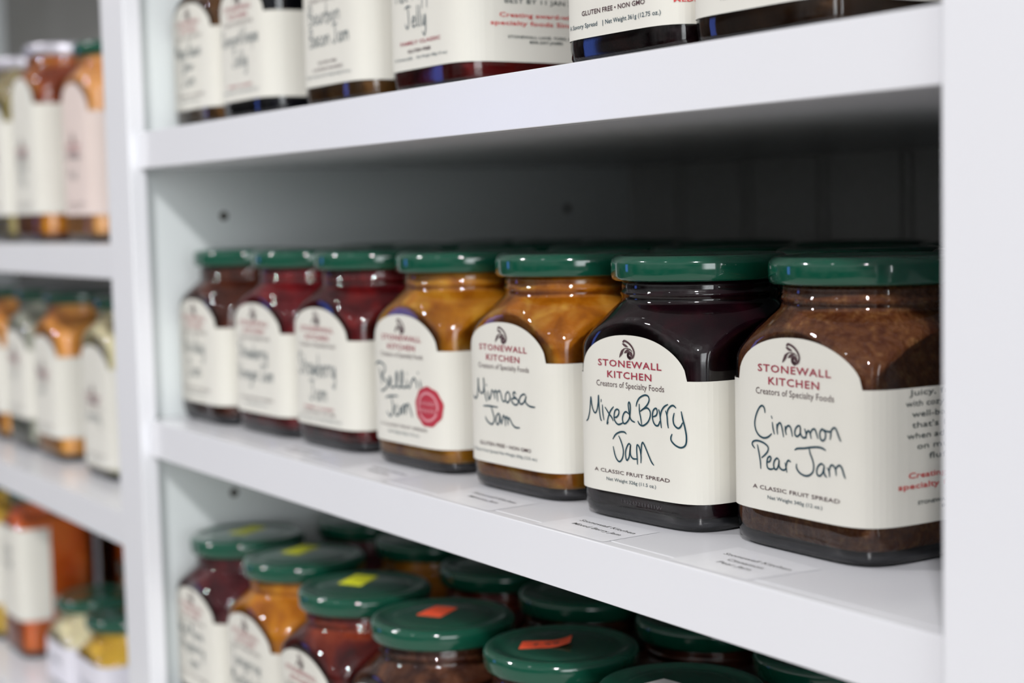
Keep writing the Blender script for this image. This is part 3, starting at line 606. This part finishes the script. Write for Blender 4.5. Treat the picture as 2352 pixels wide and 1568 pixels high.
# ================================================================== TOP SHELF
GT = 'jars on the upper shelf, their tops cut off by the picture'
ZT = PITCH_Z
TOPJ = [
 ('maple', .0260, .056, 0, dict(hand=[('Maple Bacon', -1, 38, 3.6, 36), ('Onion', -1, 31, 2.6, 14), ('Jam', -1, 22.5, 3.8, 18)], foot=[CFS, net('Net Weight 347g (12.25 oz.)')]), 'brown maple bacon onion jam jar, leftmost on the upper shelf'),
 ('grape', .094, .056, 0, dict(hand=[('Concord Grape', 1, 38, 3.7, 45), ('Jelly', 1, 27, 4.2, 19)], foot=[('FAMILY CLASSIC', 0, 16.7, 1.3, 30, 1, .012), net('Net Weight 347g (12.25 oz.)', u=9), ('A Sweet Jelly', -14.5, 13.9, 1.25, 16, 3)]), 'black concord grape jelly jar on the upper shelf'),
 ('maple', .194, .056, 0, dict(hand=[('Bourbon', -2, 38, 4.2, 33), ('Bacon Jam', 2, 28, 4.0, 40)], foot=[('GLUTEN FREE', 0, 19.7, 1.2, 19, 2, .01), ('A SAVORY FAVORITE', 0, 16.7, 1.3, 30, 2, .012), net('Net Weight 354g (12.5 oz.)', u=9), ('A Savory Spread', -14.5, 13.9, 1.25, 18, 3)]), 'bourbon bacon jam jar on the upper shelf with a brown filling'),
 ('pepper', .280, .056, 0, dict(hand=[('Hot Pepper', -2, 38, 4.2, 37), ('Jelly', -3, 27, 4.2, 18)], foot=[('FAMILY CLASSIC', 0, 20.0, 1.5, 33, 1, .012), ('GLUTEN FREE', -1, 16.7, 1.3, 19, 2, .02), net('Net Weight 368g (13 oz.)', u=9, w=24), ('A Sweet Jelly', -14.5, 13.9, 1.25, 16, 3)],
    side=['Sweet with a hint of heat,', 'this savory jelly pairs well', 'with crackers, a classic New', 'England treat that is perfect', 'for entertaining.', 'BEST BY 11 JAN 2025']), 'ruby hot pepper jelly jar turned so its side text shows, upper shelf'),
 ('onion', .412, .056, 0, dict(hand=[('Roasted Onion', 0, 38, 3.8, 44), ('Garlic Jam', 0, 27, 4.0, 38)], foot=[('GLUTEN FREE • NON GMO', 1, 17.6, 1.7, 36, 2, .010), ('A Savory Spread', -17, 13.4, 1.6, 18.5, 3, .004), ('|', -4.5, 13.4, 1.6, .3, 3), ('Net Weight 361g (12.75 oz.)', 11.5, 13.4, 1.6, 29, 3, .004)],
    extra=[('MEDIUM', 36.5, 17.0, 1.7, 12, 5, .02)]), 'near-black savory spread jar on the upper shelf marked gluten free, non gmo'),
 ('fig', .483, .056, 0, dict(hand=[('Apple', 0, 38, 3.8, 24), ('Jam', 0, 27, 4.0, 18)], foot=[CFS, net('Net Weight 333g (11.75 oz.)')]), 'dark brown spread jar nearest the right post on the upper shelf'),
]
for key, x, y, rz, spec, lab in TOPJ:
    spec['zb'] = 10.8
    jar('jam_jar', x, y, ZT, key, rz, spec=spec, label=lab, group=GT)

# ================================================================== LOWER SHELF
GB = 'front row of jars on the lower shelf'
ZB = -PITCH_Z
LOW = [
 ('plum', .0235, .046, 0, dict(hand=[('Wild Maine', -2, 39, 3.6, 36), ('Blueberry', 0, 31, 3.4, 34), ('Jam', 0, 22, 3.8, 18)], foot=[CFS]), 'plum-coloured jar with a yellow sticker on its lid, beside the left panel', YEL, 'yellow',
   [(.0157, .0385), (.0050, .0573), (.0140, .0620), (.0260, .0430)]),
 ('gold', .098, .046, 0, dict(hand=[('Tangerine', 0, 38, 4.0, 38), ('Marmalade', 0, 28, 3.6, 40)], foot=[CFS]), 'golden marmalade jar with a yellow sticker on its lid, lower shelf', YEL, 'yellow',
   [(.0842, .0394), (.0739, .0570), (.0834, .0617), (.0950, .0440)]),
 ('cherry', .180, .039, 0, dict(hand=[('Sour Cherry', 0, 38, 4.0, 40), ('Jam', 0, 27, 3.8, 18)], foot=[CFS]), 'dark cherry jar with a yellow sticker on its lid, third on the lower shelf', YEL, 'yellow',
   [(.1685, .0307), (.1569, .0463), (.1671, .0531), (.1800, .0370)]),
 ('tan', .2525, .040, 0, dict(hand=[('Apple Pie', 0, 38, 4.0, 36), ('Jam', 0, 27, 3.8, 18)], foot=[CFS]), 'mottled brown jar with an orange sticker flat on its lid, lower shelf', ORG, 'orange',
   [(.2458, .0308), (.2375, .0455), (.2465, .0515), (.2560, .0370)]),
 ('holi', .325, .054, 0, dict(hand=[('Holiday', 0, 38, 4.0, 32), ('Jam', 0, 27, 3.8, 18)], foot=[CFS]), 'jar with an orange price sticker curling up from its lid, lower shelf', ORG, 'orange',
   [(.3124, .0434), (.3205, .0364), (.3310, .0545), (.3230, .0610)]),
 ('plum', .400, .057, 0, dict(hand=[('Fig', 0, 38, 4.0, 16), ('Jam', 0, 27, 3.8, 18)], foot=[CFS]), 'jar with a grey paper sticker on its lid at the bottom edge of the picture', GREYS, 'grey',
   [(.3893, .0570), (.3899, .0460), (.3990, .0470), (.3985, .0585)]),
 ('cherry', .478, .056, 0, dict(hand=[('Fig', 0, 38, 4.0, 16), ('Jam', 0, 27, 3.8, 18)], foot=[CFS]), None, None, None, None),
]
lows = []
for i, (key, x, y, rz, spec, lab, sm, sn, pts) in enumerate(LOW):
    if lab is None:
        continue
    e, l = jar('jam_jar', x, y, ZB, key, rz, spec=spec, label=lab, group=GB); lows.append(e)
    curl = .0017 if i == 4 else 0
    s_ = sticker(l, pts, .094-.00055 if i not in (0,) else .094-.00055, sm, 'price_sticker', sn+' price sticker' if sn != 'grey' else 'grey paper sticker', curl=curl)
    if i == 4:
        # faint price print
        cxx = [(p_[0]-x, p_[1]-y) for p_ in pts]
        sh = Sheet([DARK]); vs, fs, w = font_mesh('7.99', 1.0, .01)
        ax = Vector((cxx[2][0]-cxx[1][0], cxx[2][1]-cxx[1][1])); L_ = ax.length; ax.normalize(); ay = Vector((-ax.y, ax.x))
        o_ = Vector(((cxx[1][0]+cxx[2][0]+cxx[0][0]+cxx[3][0])/4, (cxx[1][1]+cxx[2][1]+cxx[0][1]+cxx[3][1])/4))
        me = mesh('price_print', [tuple(o_+ax*(a/w*.011)+ay*(b-.36)*.0045)+(.094-.00032+curl*6*max(0, .5+a/w*.011/L_-.55)**2,) for a, b in vs], fs, [DARK])
        new_obj('price_print', me, l)
# rows behind on the lower shelf
BL = ['farthest yellow sticker', 'golden marmalade', 'nearest yellow sticker', 'flat orange sticker', 'curling orange sticker', 'grey sticker']
rows = [(1, [(0, .024, .124, None), (1, .098, .124, None), (2, .180, .117, None), (3, .2525, .118, None), (4, .325, .132, None), (5, .400, .134, None)]),
        (2, [(0, .026, .200, None), (1, .092, .202, None), (2, .176, .195, None), (3, .2525, .196, None), (4, .325, .210, None), (5, .400, .212, None)])]
for r_, js in rows:
    for i, x, y, _ in js:
        src = lows[i]
        c = copy_jar(src, x, y, ZB, rnd.uniform(-3, 3), 'shaded jar in the %s row, lower shelf, behind the jar with %s' % ('second' if r_ == 1 else 'third', BL[i]), 'jars in the %s row of the lower shelf' % ('second' if r_ == 1 else 'third'))
        if r_ == 1 and i == 2:
            ll = [q for q in c.children if q.name.startswith('lid')][0]
            pass

# ================================================================== LEFT BAY
BLK = [('Roasted Garlic', 0, 52, 4, 40), ('Sauce', 0, 40, 4, 24)]
def tall(hand, **k):
    d = dict(hand=hand, foot=[CFS, net('Net Weight 454g (16 oz.)')], zb=16, band=54); d.update(k); return d
GL1, GL2, GL3 = 'jars on the upper shelf of the left bay', 'jars on the middle shelf of the left bay', 'jars on the lower shelf of the left bay'
def tl(name, x, y, z, key, H, R, spec, lab, g, lidm=None, rz=0, h=.0335): return jar(name, x, y, z, key, rz, h=h, H=H, R=R, spec=spec, lidm=lidm, label=lab, group=g)
tl('relish_jar', -.318, .064, L1, 'salsa', .142, .0315, tall([('Sweet', 0, 50, 4.5, 24), ('Relish', 0, 40, 4.5, 26), ('Mix', 0, 30, 4.5, 16)], brand=True, zb=20, band=78, arch=20), 'tall red-orange relish jar with a silver lid, upper left shelf', GL1, SILVER, 0, .037)
tl('relish_jar', -.210, .064, L1, 'peach', .133, .0300, tall([('Spicy', -2, 48, 4, 24), ('Aioli', -2, 34, 4, 22)], paper=PINKP, zb=18, band=68, arch=20), 'peach sauce jar with a pink label, by the post in the left bay', GL1, None, 0, .0335)
tl('relish_jar', -.396, .060, L1, 'olive', .139, .0310, tall([('Olive', 0, 50, 4.5, 24), ('Relish', 0, 40, 4.5, 26)], zb=20, band=70), 'olive-gold relish jar with a silver lid left of the red relish jar', GL1, SILVER, 0, .034)
tl('relish_jar', -.405, .150, L1, 'olive', .133, .0310, tall([('Olive', 0, 50, 4.5, 24)], zb=20, band=66), 'green-lidded jar set back at the left edge of the picture', GL1)
tl('relish_jar', -.470, .062, L1, 'cream', .125, .0310, tall([('Basil', 0, 50, 4.5, 24)], paper=PINKP, zb=14, band=84), 'pale jar with a pinkish label cut by the left picture edge, upper shelf', GL1)

tl('sauce_jar', -.304, .064, L2, 'orange', .121, .0300, tall([('Mango', -4, 52, 4, 24), ('Jam', -4, 40, 4, 16)], zb=17, band=58), 'orange sauce jar standing front, left of the cream jar', GL2, None, 0, .0335)
tl('sauce_jar', -.192, .064, L2, 'cream', .121, .0300, tall([('Caesar', 0, 52, 4, 26), ('Dressing', 0, 40, 4, 30)], zb=8, band=66), 'cream dressing jar beside the post on the left bay middle shelf', GL2, None, 0, .0335)
tl('sauce_jar', -.378, .064, L2, 'pale', .121, .0300, tall([('Herb', 0, 52, 4, 24), ('Dip', 0, 40, 4, 16)], zb=24, band=52), 'greyish pale dressing jar left of the orange sauce jar', GL2, None, 0, .0335)
tl('sauce_jar', -.452, .064, L2, 'orange', .121, .0300, tall([('Curry', 0, 52, 4, 24)], zb=22, band=52), 'orange sauce jar cut by the left picture edge, middle shelf', GL2, None, 0, .0335)
for x, w_ in ((-.192, 'cream dressing'), (-.304, 'orange sauce')):
    tl('sauce_jar', x, .145, L2, 'orange', .121, .0300, None, 'shaded sauce jar of the second row behind the %s jar, left bay' % w_, 'second row on the left bay middle shelf')

tl('sauce_jar', -.415, .060, L3, 'carrot', .130, .0290, dict(U=50, hand=[('Carrot', 0, 60, 4, 24), ('Ginger', 0, 50, 4, 24)], zb=30, band=72, arch=0, brand=False, foot=[]), 'bright orange sauce jar with a tall white label, lower left shelf', GL3, None, 0, .0315)
tl('sauce_jar', -.420, .145, L3, 'carrot', .130, .0315, None, 'bright orange sauce jar in the second row behind the tall one', GL3, None, 0, .036)
tl('sauce_jar', -.492, .062, L3, 'mustard', .130, .0315, dict(hand=[('Honey', 0, 60, 4, 24)], zb=30, band=66, arch=14, brand=False, foot=[]), 'yellow sauce jar cut by the left picture edge, lower shelf', GL3, None, 0, .036)
tl('spread_jar', -.302, .062, L3, 'cream', .064, .0300, dict(hand=[('Maple', 0, 24, 3, 24)], paper=LILAC, zb=4, band=29, arch=0, brand=False, foot=[]), 'short cream jar with a green lid and whitish label, lower left shelf', GL3, None, 0, .0325)
tl('spread_jar', -.224, .060, L3, 'mustard', .066, .0305, dict(hand=[('Grainy', 0, 24, 3, 24)], paper=LILAC, zb=4, band=33, arch=0, brand=False, foot=[]), 'short yellow mustard jar with a green lid beside the post, left bay', GL3, None, 0, .0325)
tl('spread_jar', -.335, .122, L3, 'cream', .076, .0300, None, 'short jar with a green lid set back behind the cream jar', GL3, None, 0, .0325)
